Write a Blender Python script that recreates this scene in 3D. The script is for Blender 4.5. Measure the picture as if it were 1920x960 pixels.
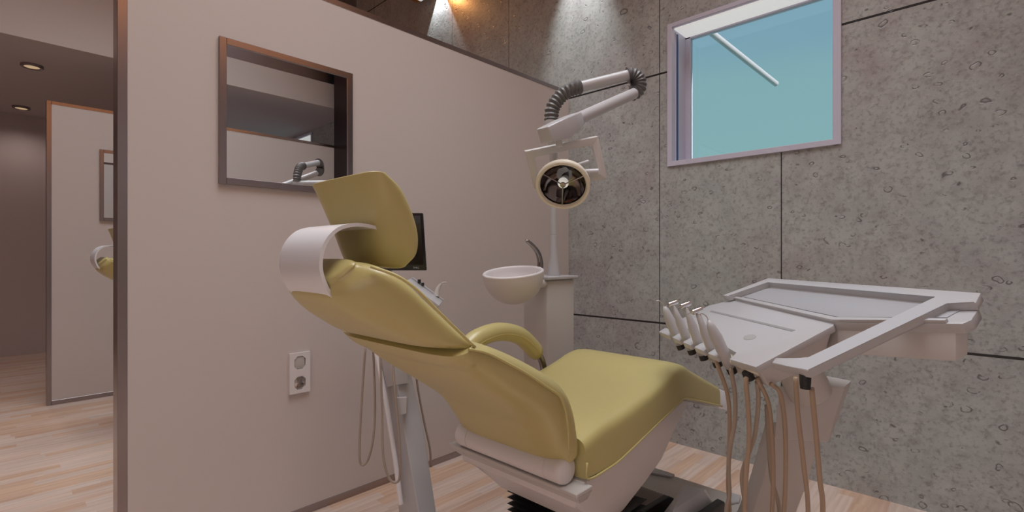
import bpy, bmesh, math, random
from mathutils import Vector, Matrix
random.seed(7)
C = bpy.context.scene
for o in list(bpy.data.objects): bpy.data.objects.remove(o)
col = C.collection
R = math.radians
V = Vector

# ------------------------------------------------------------------ camera, world, lights
cam = bpy.data.cameras.new('camera'); cam.sensor_width = 36; cam.lens = 36*936/1920; cam.clip_start = .05
co = bpy.data.objects.new('camera', cam); col.objects.link(co)
co.location = (0, 0, 1.2); co.rotation_euler = (R(90), 0, R(43.57-90)); C.camera = co
C.view_settings.view_transform = 'Standard'; C.view_settings.look = 'None'
C.view_settings.exposure = 0; C.view_settings.gamma = 1; C.view_settings.use_curve_mapping = False

W = bpy.data.worlds.new('world'); C.world = W; W.use_nodes = True
nt = W.node_tree; nt.nodes.clear()
wo = nt.nodes.new('ShaderNodeOutputWorld'); bg = nt.nodes.new('ShaderNodeBackground')
tc = nt.nodes.new('ShaderNodeTexCoord'); sx = nt.nodes.new('ShaderNodeSeparateXYZ')
ns = nt.nodes.new('ShaderNodeTexNoise'); ns.inputs['Scale'].default_value = 3.0
mr = nt.nodes.new('ShaderNodeMath'); mr.operation = 'MULTIPLY_ADD'; mr.inputs[1].default_value = .12
cr = nt.nodes.new('ShaderNodeValToRGB')
mp = nt.nodes.new('ShaderNodeMapping'); mp.inputs['Scale'].default_value = (1, 1, 5)
e = cr.color_ramp.elements
e[0].position = .18; e[0].color = (.235, .44, .445, 1); e[1].position = .52; e[1].color = (.17, .33, .47, 1)
m_ = e.new(.33); m_.color = (.225, .42, .455, 1)
nt.links.new(tc.outputs['Generated'], sx.inputs[0]); nt.links.new(tc.outputs['Generated'], mp.inputs[0])
nt.links.new(mp.outputs[0], ns.inputs['Vector']); nt.links.new(ns.outputs['Fac'], mr.inputs[0])
nt.links.new(sx.outputs['Z'], mr.inputs[2]); nt.links.new(mr.outputs[0], cr.inputs[0])
nt.links.new(cr.outputs[0], bg.inputs[0]); bg.inputs[1].default_value = 1.0
nt.links.new(bg.outputs[0], wo.inputs[0])

def area(name, loc, size, power, color=(1, 1, 1), rot=(0, 0, 0), spread=180):
    l = bpy.data.lights.new(name, 'AREA'); l.shape = 'RECTANGLE'; l.size, l.size_y = size
    l.energy = power; l.color = color; l.spread = R(spread)
    o = bpy.data.objects.new(name, l); col.objects.link(o); o.location = loc; o.rotation_euler = rot
    return o
def spot(name, loc, target, power, color, angle, blend=.3, radius=.02):
    l = bpy.data.lights.new(name, 'SPOT'); l.energy = power; l.color = color; l.spot_size = R(angle)
    l.spot_blend = blend; l.shadow_soft_size = radius
    o = bpy.data.objects.new(name, l); col.objects.link(o); o.location = loc
    o.rotation_euler = (V(target)-V(loc)).to_track_quat('-Z', 'Y').to_euler()
    return o
WARM = (1, .86, .78)
area('ceiling_light_panel', (1.0, .65, 4.3), (2.4, 2.0), 44, (.93, .98, 1.02), spread=116)
area('ceiling_light_panel', (.6, 3.7, 4.3), (2.4, 1.6), 36, (.93, .98, 1.02), spread=120)
area('front_corridor_light', (.3, -3.2, 2.7), (2.5, 1.5), 16, (.85, .92, 1.05))  # added fill without a fixture, lifts the low front ceiling in the mirror
area('side_light_panel', (-2.2, -.2, 1.2), (2.0, 2.6), 12, (1, .95, .93), (0, R(-90), 0))  # unseen fill added to brighten the chair sides and lower walls

# ------------------------------------------------------------------ materials
def mat(name, color, rough=.5, metal=0, spec=.5, coat=0, bump=0, bscale=60, emit=None, var=0):
    m = bpy.data.materials.new(name); m.use_nodes = True; n = m.node_tree
    b = n.nodes['Principled BSDF']; b.inputs['Base Color'].default_value = (*color, 1)
    b.inputs['Roughness'].default_value = rough; b.inputs['Metallic'].default_value = metal
    b.inputs['Specular IOR Level'].default_value = spec; b.inputs['Coat Weight'].default_value = coat
    if emit: b.inputs['Emission Color'].default_value = (*emit[:3], 1); b.inputs['Emission Strength'].default_value = emit[3]
    t = n.nodes.new('ShaderNodeTexCoord'); q = n.nodes.new('ShaderNodeTexNoise'); q.inputs['Scale'].default_value = bscale
    n.links.new(t.outputs['Object'], q.inputs['Vector'])
    if bump:
        u = n.nodes.new('ShaderNodeBump'); u.inputs['Strength'].default_value = bump; u.inputs['Distance'].default_value = .002
        n.links.new(q.outputs['Fac'], u.inputs['Height']); n.links.new(u.outputs[0], b.inputs['Normal'])
    if var:
        x = n.nodes.new('ShaderNodeMix'); x.data_type = 'RGBA'; x.inputs[6].default_value = (*color, 1)
        x.inputs[7].default_value = (*[c*(1-var) for c in color], 1)
        n.links.new(q.outputs['Fac'], x.inputs[0]); n.links.new(x.outputs[2], b.inputs['Base Color'])
    return m
M = {}
M['wall'] = mat('painted_wall', (.61, .545, .52), .38, spec=.35, var=.04, bscale=1.2)
M['corridor'] = mat('corridor_paint', (.56, .49, .50), .6, var=.04, bscale=1.5)
M['soffit'] = mat('soffit_paint', (.62, .56, .57), .6, var=.03, bscale=2)
M['ceiling'] = mat('terracotta_ceiling', (.62, .30, .13), .6, var=.1, bscale=2)
M['steel'] = mat('brushed_steel', (.36, .32, .33), .27, 1, bump=.05, bscale=200)
M['band'] = mat('grey_metal_band', (.38, .38, .44), .35, 1, bump=.03)
M['mirror'] = mat('mirror_glass', (.93, .93, .93), .0, 1)
M['vinyl'] = mat('yellow_vinyl', (.53, .45, .185), .34, spec=.8, bump=.06, bscale=250, var=.03)
M['piping'] = mat('dark_yellow_piping', (.56, .48, .2), .4)
M['white'] = mat('white_enamel', (.50, .49, .505), .28, spec=.5, var=.02, bscale=3)
M['offwhite'] = mat('matt_white_plastic', (.58, .55, .535), .45, var=.02, bscale=3)
M['cove'] = mat('orange_cove_glow', (.6, .25, .08), .5, emit=(1, .38, .09, 1.5))  # emissive orange for the added strip that colours the steel reflections
M['base_white'] = mat('base_white_plastic', (.74, .70, .70), .4, var=.02, bscale=3)
M['shell'] = mat('warm_white_plastic', (.72, .66, .55), .4, var=.02, bscale=3)
M['silver'] = mat('silver_paint', (.86, .86, .90), .33, .2)
M['chrome'] = mat('chrome', (.62, .60, .60), .12, 1)
M['dchrome'] = mat('dark_chrome', (.30, .28, .28), .15, 1)
M['black'] = mat('black_rubber', (.012, .012, .013), .5)
M['screen'] = mat('black_screen', (.006, .006, .008), .25)
M['bellows'] = mat('dark_bellows', (.20, .155, .14), .25, bump=.05)
M['flex'] = mat('grey_corrugated_plastic', (.12, .115, .115), .4)
M['hose'] = mat('tan_tube', (.43, .31, .22), .3, var=.12, bscale=14, coat=.3)
M['hose2'] = mat('grey_tan_tube', (.40, .32, .26), .3, var=.12, bscale=14, coat=.3)
M['greyplate'] = mat('grey_enamel_plate', (.50, .475, .45), .4)
M['dish'] = mat('dark_mirror_dish', (.20, .175, .17), .05, 1)
M['dark'] = mat('dark_column', (.014, .008, .008), .3, spec=.25)
M['bulb'] = mat('lamp_bulb', (.9, .9, .85), .3, emit=(1, 1, .96, .35))
M['spotlens'] = mat('downlight_lens', (.5, .4, .3), .4, emit=(1, .72, .42, .42))
M['led'] = mat('led_strip', (.9, .9, .9), .4, emit=(1, 1, .97, .42))  # emission for the overlit window-head reveal, shared with the washer lenses
M['copper'] = mat('copper_lamp', (.75, .36, .12), .35, 1)
M['winframe'] = mat('pale_window_frame', (.60, .585, .70), .35, var=.02)  # lilac tint puts the blue skylight on the reveals into the base colour
M['logo'] = mat('grey_print', (.35, .35, .36), .5)

def floor_mat():
    m = bpy.data.materials.new('strip_parquet'); m.use_nodes = True; n = m.node_tree; L = n.links
    b = n.nodes['Principled BSDF']; N = n.nodes.new
    t = N('ShaderNodeTexCoord'); s = N('ShaderNodeSeparateXYZ'); L.new(t.outputs['Object'], s.inputs[0])
    def ma(op, a, bb=None, c=None):
        x = N('ShaderNodeMath'); x.operation = op
        for i, v in enumerate((a, bb, c)):
            if v is None: continue
            if isinstance(v, (int, float)): x.inputs[i].default_value = v
            else: L.new(v, x.inputs[i])
        return x.outputs[0]
    yr = ma('DIVIDE', s.outputs['Y'], .068); row = ma('FLOOR', yr)
    w1 = N('ShaderNodeTexWhiteNoise'); w1.noise_dimensions = '1D'; L.new(row, w1.inputs['W'])
    xr = ma('ADD', ma('DIVIDE', s.outputs['X'], .62), ma('MULTIPLY', w1.outputs['Value'], 9.0)); ix = ma('FLOOR', xr)
    cb = N('ShaderNodeCombineXYZ'); L.new(row, cb.inputs[0]); L.new(ix, cb.inputs[1])
    w2 = N('ShaderNodeTexWhiteNoise'); w2.noise_dimensions = '3D'; L.new(cb.outputs[0], w2.inputs['Vector'])
    ra = N('ShaderNodeValToRGB'); e = ra.color_ramp.elements
    e[0].color = (.72, .50, .38, 1); e[1].color = (.83, .69, .62, 1)
    k = e.new(.22); k.color = (.80, .57, .42, 1); k = e.new(.4); k.color = (.82, .65, .56, 1); k = e.new(.7); k.color = (.79, .64, .56, 1)
    L.new(w2.outputs['Value'], ra.inputs[0])
    mp = N('ShaderNodeMapping'); mp.inputs['Scale'].default_value = (2.2, 45, 1); L.new(t.outputs['Object'], mp.inputs[0])
    ad = N('ShaderNodeVectorMath'); ad.operation = 'ADD'; L.new(mp.outputs[0], ad.inputs[0]); L.new(w2.outputs['Color'], ad.inputs[1])
    g = N('ShaderNodeTexNoise'); g.inputs['Scale'].default_value = 1.2; g.inputs['Detail'].default_value = 6; L.new(ad.outputs[0], g.inputs['Vector'])
    gr = N('ShaderNodeValToRGB'); gr.color_ramp.elements[0].position = .3; gr.color_ramp.elements[0].color = (.78, .72, .68, 1)
    gr.color_ramp.elements[1].position = .7; gr.color_ramp.elements[1].color = (1.0, 1.0, 1.0, 1); L.new(g.outputs['Fac'], gr.inputs[0])
    mx = N('ShaderNodeMix'); mx.data_type = 'RGBA'; mx.blend_type = 'MULTIPLY'; mx.inputs[0].default_value = 1
    L.new(ra.outputs[0], mx.inputs[6]); L.new(gr.outputs[0], mx.inputs[7])
    L.new(mx.outputs[2], b.inputs['Base Color']); b.inputs['Roughness'].default_value = .33
    return m
M['floor'] = floor_mat()

def concrete_mat():
    m = bpy.data.materials.new('fossil_concrete'); m.use_nodes = True; n = m.node_tree; L = n.links
    b = n.nodes['Principled BSDF']; N = n.nodes.new
    t = N('ShaderNodeTexCoord'); s = N('ShaderNodeSeparateXYZ'); L.new(t.outputs['Object'], s.inputs[0])
    def ma(op, a, bb=None, c=None, cl=False):
        x = N('ShaderNodeMath'); x.operation = op; x.use_clamp = cl
        for i, v in enumerate((a, bb, c)):
            if v is None: continue
            if isinstance(v, (int, float)): x.inputs[i].default_value = v
            else: L.new(v, x.inputs[i])
        return x.outputs[0]
    def noise(sc, det=4, off=0, vec=None):
        q = N('ShaderNodeTexNoise'); q.inputs['Scale'].default_value = sc; q.inputs['Detail'].default_value = det
        mp = N('ShaderNodeMapping'); mp.inputs['Location'].default_value = (off, off*1.3, off*.7)
        L.new(vec or t.outputs['Object'], mp.inputs[0]); L.new(mp.outputs[0], q.inputs['Vector']); return q
    def mix(f, a, c, bt='MIX'):
        x = N('ShaderNodeMix'); x.data_type = 'RGBA'; x.blend_type = bt
        if isinstance(f, (int, float)): x.inputs[0].default_value = f
        else: L.new(f, x.inputs[0])
        for i, v in ((6, a), (7, c)):
            if isinstance(v, tuple): x.inputs[i].default_value = (*v, 1)
            else: L.new(v, x.inputs[i])
        return x.outputs[2]
    def ramp(f, a, bb):
        q = N('ShaderNodeMapRange'); q.inputs[1].default_value = a; q.inputs[2].default_value = bb; L.new(f, q.inputs[0]); return q.outputs[0]
    big = noise(1.3, 5); med = noise(7, 8, 3); fine = noise(60, 6, 9); mot = noise(22, 5, 17)
    c = mix(ramp(big.outputs['Fac'], .38, .62), (.385, .415, .40), (.375, .345, .345))
    c = mix(ramp(med.outputs['Fac'], .35, .7), c, (.46, .475, .46))
    c = mix(ma('MULTIPLY', ramp(mot.outputs['Fac'], .50, .75), .55), c, (.25, .235, .23))
    c = mix(ma('MULTIPLY', ramp(fine.outputs['Fac'], .50, .75), .6), c, (.15, .14, .135))
    fin2 = noise(75, 4, 31); c = mix(ma('MULTIPLY', ramp(fin2.outputs['Fac'], .56, .75), .55), c, (.52, .52, .50))
    # warped coordinates for the shell-like marks
    wn = noise(9, 3, 5); ws = N('ShaderNodeVectorMath'); ws.operation = 'MULTIPLY_ADD'
    L.new(wn.outputs['Color'], ws.inputs[0]); ws.inputs[1].default_value = (.07, .07, .07); L.new(t.outputs['Object'], ws.inputs[2])
    def marks(sc, rad, wid, thr, off, arc):
        mp = N('ShaderNodeMapping'); mp.inputs['Location'].default_value = (off, off, off); mp.inputs['Rotation'].default_value = (.5, 0, 0)
        mp.inputs['Scale'].default_value = (0.02, 1, 1.35); L.new(ws.outputs[0], mp.inputs[0])
        v = N('ShaderNodeTexVoronoi'); v.inputs['Scale'].default_value = sc; L.new(mp.outputs[0], v.inputs['Vector'])
        sc_ = N('ShaderNodeSeparateColor'); L.new(v.outputs['Color'], sc_.inputs[0])
        rr = ma('MULTIPLY_ADD', sc_.outputs[1], rad*.9, rad*.35)
        d = ma('ABSOLUTE', ma('SUBTRACT', v.outputs['Distance'], rr))
        ring = ma('SUBTRACT', 1.0, ma('DIVIDE', d, wid), cl=True)
        keep = ma('GREATER_THAN', sc_.outputs[0], thr)
        an = noise(sc*2.2, 2, off+2, ws.outputs[0])
        return ma('MULTIPLY', ma('MULTIPLY', ring, keep), ramp(an.outputs['Fac'], arc, arc+.08)), sc_
    m1, k1 = marks(7, .17, .030, .55, 1.0, .40)
    m2, k2 = marks(15, .20, .07, .55, 4.0, .45)
    m3, k3 = marks(4.3, .14, .022, .50, 7.0, .38)
    allm = ma('MAXIMUM', ma('MAXIMUM', m1, m2), m3)
    c = mix(ma('MULTIPLY', allm, .85), c, (.10, .092, .09))
    vs = N('ShaderNodeTexVoronoi'); vs.inputs['Scale'].default_value = 11; mp2 = N('ShaderNodeMapping'); mp2.inputs['Scale'].default_value = (.02, 1, 1)
    L.new(ws.outputs[0], mp2.inputs[0]); L.new(mp2.outputs[0], vs.inputs['Vector']); s2 = N('ShaderNodeSeparateColor'); L.new(vs.outputs['Color'], s2.inputs[0])
    dot = ma('MULTIPLY', ma('LESS_THAN', vs.outputs['Distance'], ma('MULTIPLY', s2.outputs[1], .10)), ma('GREATER_THAN', s2.outputs[0], .80))
    c = mix(ma('MULTIPLY', dot, .7), c, (.62, .58, .55))
    # joints between the slabs
    def line(axis, val, half):
        return ma('LESS_THAN', ma('ABSOLUTE', ma('SUBTRACT', s.outputs[axis], val)), half)
    g = None
    for ax, val, hw in [('Z', .761, .006), ('Z', 2.394, .006), ('Z', 4.03, .006)] + [('Y', q, .0028) for q in (-4.7, -3.3, -2.6, -.55, .827, 1.555, 2.929, 3.674, 5.06, 5.8)]:
        l = line(ax, val, hw); g = l if g is None else ma('MAXIMUM', g, l)
    c = mix(g, c, (.012, .010, .010))
    L.new(c, b.inputs['Base Color']); b.inputs['Roughness'].default_value = .36
    h = ma('SUBTRACT', ma('SUBTRACT', ma('MULTIPLY', fine.outputs['Fac'], .5), ma('MULTIPLY', allm, .8)), ma('MULTIPLY', g, 3))
    u = N('ShaderNodeBump'); u.inputs['Strength'].default_value = .5; u.inputs['Distance'].default_value = .004
    L.new(h, u.inputs['Height']); L.new(u.outputs[0], b.inputs['Normal'])
    return m
M['concrete'] = concrete_mat()

gl = bpy.data.materials.new('window_glass'); gl.use_nodes = True; n = gl.node_tree; n.nodes.clear()
a = n.nodes.new('ShaderNodeOutputMaterial'); x = n.nodes.new('ShaderNodeMixShader'); tr = n.nodes.new('ShaderNodeBsdfTransparent')
gg = n.nodes.new('ShaderNodeBsdfGlossy'); gg.inputs['Roughness'].default_value = .02; fr = n.nodes.new('ShaderNodeFresnel'); fr.inputs[0].default_value = 1.35
n.links.new(fr.outputs[0], x.inputs[0]); n.links.new(tr.outputs[0], x.inputs[1]); n.links.new(gg.outputs[0], x.inputs[2]); n.links.new(x.outputs[0], a.inputs[0])
M['glass'] = gl

# ------------------------------------------------------------------ mesh helpers
def add_box(bm, p0, p1, bev=0, seg=2):
    x0, y0, z0 = p0; x1, y1, z1 = p1
    v = [bm.verts.new(q) for q in ((x0, y0, z0), (x1, y0, z0), (x1, y1, z0), (x0, y1, z0), (x0, y0, z1), (x1, y0, z1), (x1, y1, z1), (x0, y1, z1))]
    f = [bm.faces.new([v[i] for i in q]) for q in ((0, 3, 2, 1), (4, 5, 6, 7), (0, 1, 5, 4), (1, 2, 6, 5), (2, 3, 7, 6), (3, 0, 4, 7))]
    if bev:
        ed = {e for ff in f for e in ff.edges}
        bmesh.ops.bevel(bm, geom=list(ed), offset=bev, segments=seg, affect='EDGES', profile=.5)
def add_poly_prism(bm, bot, top, bev=0, seg=2):
    """two loops of 3-D points, joined as a closed prism"""
    a = [bm.verts.new(p) for p in bot]; b = [bm.verts.new(p) for p in top]; n = len(a)
    fs = [bm.faces.new(a[::-1]), bm.faces.new(b)] + [bm.faces.new((a[i], a[(i+1) % n], b[(i+1) % n], b[i])) for i in range(n)]
    if bev:
        bmesh.ops.bevel(bm, geom=list({e for f in fs for e in f.edges}), offset=bev, segments=seg, affect='EDGES', profile=.5)
def frames(pts):
    pts = [V(p) for p in pts]; T = []
    for i in range(len(pts)):
        d = (pts[min(i+1, len(pts)-1)]-pts[max(i-1, 0)]); T.append(d.normalized())
    ref = V((0, 0, 1)) if abs(T[0].z) < .9 else V((1, 0, 0))
    A = T[0].cross(ref).normalized(); out = []
    for i, t in enumerate(T):
        A = (A-t*A.dot(t)).normalized(); out.append((pts[i], A, t.cross(A)))
    return out
def smooth_path(pts, n=8):
    pts = [V(p) for p in pts]; P = [pts[0]*2-pts[1]]+pts+[pts[-1]*2-pts[-2]]; out = []
    for i in range(1, len(P)-2):
        for k in range(n):
            t = k/n; a, b, c, d = P[i-1], P[i], P[i+1], P[i+2]
            out.append(.5*((2*b)+(c-a)*t+(2*a-5*b+4*c-d)*t*t+(3*b-a-3*c+d)*t**3))
    out.append(pts[-1]); return out
def add_tube(bm, pts, r, seg=10, ry=None, caps=True):
    fr = frames(pts); rings = []
    for i, (p, a, b) in enumerate(fr):
        ra = r(i/(len(fr)-1)) if callable(r) else r; rb = (ry if ry else ra)
        rings.append([bm.verts.new(p+a*ra*math.cos(2*math.pi*k/seg)+b*rb*math.sin(2*math.pi*k/seg)) for k in range(seg)])
    for q, w in zip(rings, rings[1:]):
        for k in range(seg): bm.faces.new((q[k], q[(k+1) % seg], w[(k+1) % seg], w[k]))
    if caps: bm.faces.new(rings[0][::-1]); bm.faces.new(rings[-1])
def add_lathe(bm, prof, seg=32, mtx=None, caps=True):
    rings = []
    for r, z in prof:
        rings.append([bm.verts.new((max(r, 1e-5)*math.cos(2*math.pi*k/seg), max(r, 1e-5)*math.sin(2*math.pi*k/seg), z)) for k in range(seg)])
    for q, w in zip(rings, rings[1:]):
        for k in range(seg): bm.faces.new((q[k], q[(k+1) % seg], w[(k+1) % seg], w[k]))
    if caps and prof[0][0] > 1e-4: bm.faces.new(rings[0][::-1])
    if caps and prof[-1][0] > 1e-4: bm.faces.new(rings[-1])
    if mtx is not None: bmesh.ops.transform(bm, matrix=mtx, verts=[v for r in rings for v in r])
def add_loft(bm, st, yc, n=4.0, m=3.0, seg=40, low=None):
    """st: (back x,z)(front x,z) half width back, half width front; rings lie in planes holding the y axis"""
    rings = []
    for (bx, bz), (fx, fz), wb, wf in st:
        ring = []
        for k in range(seg):
            t = 2*math.pi*k/seg; c, s = math.cos(t), math.sin(t)
            mm = low if (low and s < 0) else m; nn_ = low if (low and s < 0) else n
            u = math.copysign(abs(s)**(2/mm), s); f = (u+1)/2
            y = math.copysign(abs(c)**(2/nn_), c)*(wb+(wf-wb)*f)
            ring.append(bm.verts.new((bx+(fx-bx)*f, yc+y, bz+(fz-bz)*f)))
        rings.append(ring)
    for q, w in zip(rings, rings[1:]):
        for k in range(seg): bm.faces.new((q[k], q[(k+1) % seg], w[(k+1) % seg], w[k]))
    bm.faces.new(rings[0][::-1]); bm.faces.new(rings[-1])
def capped(st, k=.5, d0=None, d1=None):
    """rounds both ends of a loft by adding shrunken stations"""
    def shrink(s, s2, amt, sc):
        (bx, bz), (fx, fz), wb, wf = s; (b2x, b2z), (f2x, f2z), _, _ = s2
        mx, mz = (bx+fx)/2, (bz+fz)/2; m2x, m2z = (b2x+f2x)/2, (b2z+f2z)/2
        L = math.hypot(mx-m2x, mz-m2z); dx, dz = (mx-m2x)/L*amt, (mz-m2z)/L*amt
        return ((mx+(bx-mx)*sc+dx, mz+(bz-mz)*sc+dz), (mx+(fx-mx)*sc+dx, mz+(fz-mz)*sc+dz), wb-(1-sc)*.05, wf-(1-sc)*.05)
    a, b = st[0], st[-1]; d0 = .02 if d0 is None else d0; d1 = .02 if d1 is None else d1
    pre = [shrink(a, st[1], d0, .55), shrink(a, st[1], d0*.85, .78), shrink(a, st[1], d0*.5, .93)]
    post = [shrink(b, st[-2], d1*.5, .9), shrink(b, st[-2], d1*.85, .7), shrink(b, st[-2], d1, .45)]
    return pre+st+post
def densify(st, n=4):
    """Catmull-Rom through the stations"""
    flat = [(*s[0], *s[1], s[2], s[3]) for s in st]; P = [flat[0]]+flat+[flat[-1]]; out = []
    for i in range(1, len(P)-2):
        for k in range(n):
            t = k/n
            r = [.5*(2*b+(c-a)*t+(2*a-5*b+4*c-d)*t*t+(3*b-a-3*c+d)*t**3) for a, b, c, d in zip(P[i-1], P[i], P[i+1], P[i+2])]
            out.append(r)
    out.append(list(flat[-1])); return [((r[0], r[1]), (r[2], r[3]), r[4], r[5]) for r in out]
def obj(name, bm, m, parent=None, smooth=35, sub=0, loc=None):
    bmesh.ops.recalc_face_normals(bm, faces=bm.faces)
    me = bpy.data.meshes.new(name); bm.to_mesh(me); bm.free()
    if m is not None: me.materials.append(m)
    for p in me.polygons: p.use_smooth = True
    if smooth < 180: me.set_sharp_from_angle(angle=R(smooth))
    o = bpy.data.objects.new(name, me); col.objects.link(o)
    if parent:
        o.parent = parent; o.matrix_parent_inverse = Matrix.Translation(root_loc(parent)).inverted()
    if sub:
        s = o.modifiers.new('smooth', 'SUBSURF'); s.levels = sub; s.render_levels = sub
    return o
def root_loc(p):
    q = V((0, 0, 0))
    while p: q += V(p.location); p = p.parent
    # parts keep location 0 with an inverse matrix, so only roots carry an offset
    return q
def B(): return bmesh.new()
def part(name, m, parent, fn, *a, smooth=35, sub=0, **k):
    bm = B(); fn(bm, *a, **k); o = obj(name, bm, m, None, smooth, sub)
    o.parent = parent
    top = parent
    while top.parent: top = top.parent
    # meshes are written in room coordinates; move them into the frame of the empty at the thing's base
    if parent == top:
        o.data.transform(top_matrix(top).inverted())
    else:
        o.data.transform(top_matrix(top).inverted())
    return o
def top_matrix(t): return Matrix.Translation(V(t.location))
def thing(name, label, cat, loc, group=None):
    o = bpy.data.objects.new(name, None); col.objects.link(o); o.location = loc; o.empty_display_size = .1
    o['label'] = label; o['category'] = cat
    if group: o['group'] = group
    return o
def struct(name, m, fn, *a, parent=None, smooth=35, **k):
    bm = B(); fn(bm, *a, **k); o = obj(name, bm, m, None, smooth)
    if parent: o.parent = parent
    else: o['kind'] = 'structure'
    return o
def dup(root, off, label, group=None):
    def rec(o, par):
        c = o.copy(); col.objects.link(c)
        if par: c.parent = par
        for ch in list(o.children): rec(ch, c)
        return c
    r = rec(root, None); r.location = V(root.location)+V(off); r['label'] = label
    if group: r['group'] = group
    return r

# ------------------------------------------------------------------ room
XC = 3.04; PER = 3.153; YP = 2.293; TOP = 2.448; PX = .326
struct('floor', M['floor'], add_box, (-3.2, -5.2, -.1), (3.3, 8.7, 0))
struct('wall_back', M['corridor'], add_box, (-3.2, 8.47, 0), (3.04, 8.6, 2.92))
struct('wall_front', M['corridor'], add_box, (-3.2, -5.2, 0), (3.04, -5.05, 2.92))
struct('wall_left', M['wall'], add_box, (-3.2, -5.05, 0), (-3.05, 8.47, 4.6))
struct('ceiling', M['ceiling'], add_box, (-3.05, -.92, 4.5), (3.3, 5.47, 4.6))
struct('ceiling_low_back', M['soffit'], add_box, (-3.05, 5.46, 2.91), (3.04, 8.47, 3.0))
struct('ceiling_low_front', M['soffit'], add_box, (-3.05, -5.05, 2.91), (3.04, -.92, 3.0))
struct('wall_fascia_back', M['wall'], add_box, (-3.05, 5.45, 2.905), (3.04, 5.55, 3.92))
struct('wall_fascia_front', M['wall'], add_box, (-3.05, -1.0, 2.905), (3.04, -.9, 3.18))
struct('wall_upper_back', M['band'], add_box, (-3.05, 5.455, 3.92), (3.04, 5.55, 4.5))
struct('wall_upper_front', M['band'], add_box, (-3.05, -1.0, 3.18), (3.04, -.905, 3.6))
struct('wall_top_front', M['ceiling'], add_box, (-3.05, -1.0, 3.6), (3.04, -.9, 4.5))

struct('trim_1', M['cove'], add_box, (-3.05, -.8999, 3.42), (2.69, -.885, 3.95))  # glowing strip added behind the camera to put orange into the steel frames

def concrete_wall(bm):
    y0, y1, z0, z1 = .555, 1.485, 1.79, 2.68      # opening of the near window
    a0, a1, c0, c1 = -4.1, -2.07, 1.79, 2.87      # opening seen in the mirror
    for p, q in [((XC, -5.2, 0), (3.3, 8.6, y_(z0))),]:
        add_box(bm, p, q)
    add_box(bm, (XC, -5.2, z0), (3.3, a0, 4.6)); add_box(bm, (XC, a1, z0), (3.3, y0, 4.6)); add_box(bm, (XC, y1, z0), (3.3, 8.6, 4.6))
    add_box(bm, (XC, y0, z1), (3.3, y1, 4.6)); add_box(bm, (XC, a0, c1), (3.3, a1, 4.6))
def y_(z): return z
struct('wall_right', M['concrete'], concrete_wall)

def window(nm, y0, y1, z0, z1, lit):
    w = bpy.data.objects.new(nm, None); col.objects.link(w); w['kind'] = 'structure'; w.empty_display_size = .1
    w.location = (XC, (y0+y1)/2, z0)
    def fr(bm):
        t = .05
        for p, q in [((XC-.014, y0-.012, z0-.014), (XC+.19, y0+.026, z1+.014)), ((XC-.014, y1-.02, z0-.014), (XC+.19, y1+.012, z1+.014)),
                     ((XC-.0139, y0, z0-.014), (XC+.19, y1, z0+.018)), ((XC-.0139, y0, z1-.012), (XC+.19, y1, z1+.014))]:
            add_box(bm, p, q, .002, 1)
    part('window_frame', M['winframe'], w, fr)
    def sash(bm):
        for p, q in [((XC+.19, y0+.0, z0), (XC+.23, y0+.04, z1)), ((XC+.19, y1-.052, z0), (XC+.23, y1, z1)), ((XC+.19, y0, z0), (XC+.23, y1, z0+.03)), ((XC+.19, y0, z1-.03), (XC+.23, y1, z1))]:
            add_box(bm, p, q, .003, 1)
        add_box(bm, (XC+.035, y1-.026, z0+.018), (XC+.042, y1-.018, z1-.03))
    part('sash', M['winframe'], w, sash)
    part('pane', M['glass'], w, add_box, (XC+.205, y0+.03, z0+.02), (XC+.213, y1-.04, z1-.02))
    part('light_strip', M['led'], w, add_box, (XC+.012, y0+.03, z1-.022), (XC+.185, y1-.024, z1-.0125), .002, 1)  # emissive slab standing in for bright light on the window-head reveal
    return w
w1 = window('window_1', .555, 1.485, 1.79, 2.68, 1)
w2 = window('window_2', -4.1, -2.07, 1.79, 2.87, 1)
wl = part('blind_guide', mat('navy_strip', (.03, .07, .22), .4), w1, add_box, (XC+.045, 1.4555, 1.81), (XC+.062, 1.4648, 2.64))

# partitions
def partition(y, label):
    t = thing('partition_wall', label, 'partition', (PX, y+.04, 0), 'free-standing partitions between the booths')
    x1 = XC-.003
    part('panel', M['wall'], t, add_box, (PX+.03, y+.002, .035), (x1, y+.083, TOP-.028))
    def f(bm):
        add_box(bm, (PX, y, 0), (PX+.0305, y+.085, TOP), .0015, 1)
    part('end_post', M['steel'], t, f)
    part('top_rail', M['steel'], t, add_box, (PX+.031, y, TOP-.028), (x1, y+.085, TOP), .0015, 1)
    part('skirting_rail', M['steel'], t, add_box, (PX+.031, y-.001, 0), (x1, y+.086, .036), .0015, 1)
    return t
partition(YP, 'large pinkish partition behind the yellow chair, with square mirror and outlet')
partition(YP+PER, 'smaller distant partition at far left, past the near partition end')
partition(YP-PER, 'partition visible only as a reflection low in the near mirror')

def wall_mirror(y, label):
    x0, x1, z0, z1 = .655, 1.25, 1.498, 2.104; w = .028
    t = thing('wall_mirror', label, 'mirror', ((x0+x1)/2, y, z0), 'square steel framed mirrors')
    def f(bm):
        for p, q in [((x0, y-.016, z0), (x0+w, y+.001, z1)), ((x1-w, y-.016, z0), (x1, y+.001, z1)), ((x0+w, y-.0159, z0), (x1-w, y+.001, z0+w)), ((x0+w, y-.0159, z1-w), (x1-w, y+.001, z1))]:
            add_box(bm, p, q, .0015, 1)
    part('frame', M['steel'], t, f)
    part('mirror_glass', M['mirror'], t, add_box, (x0+w-.002, y-.010, z0+w-.002), (x1-w+.002, y+.0005, z1-w+.002))
    return t
wall_mirror(YP, 'square steel-framed mirror on the near partition above the headrest')
wall_mirror(YP+PER, 'mirror on the distant partition, partly hidden by the near partition edge')

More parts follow.
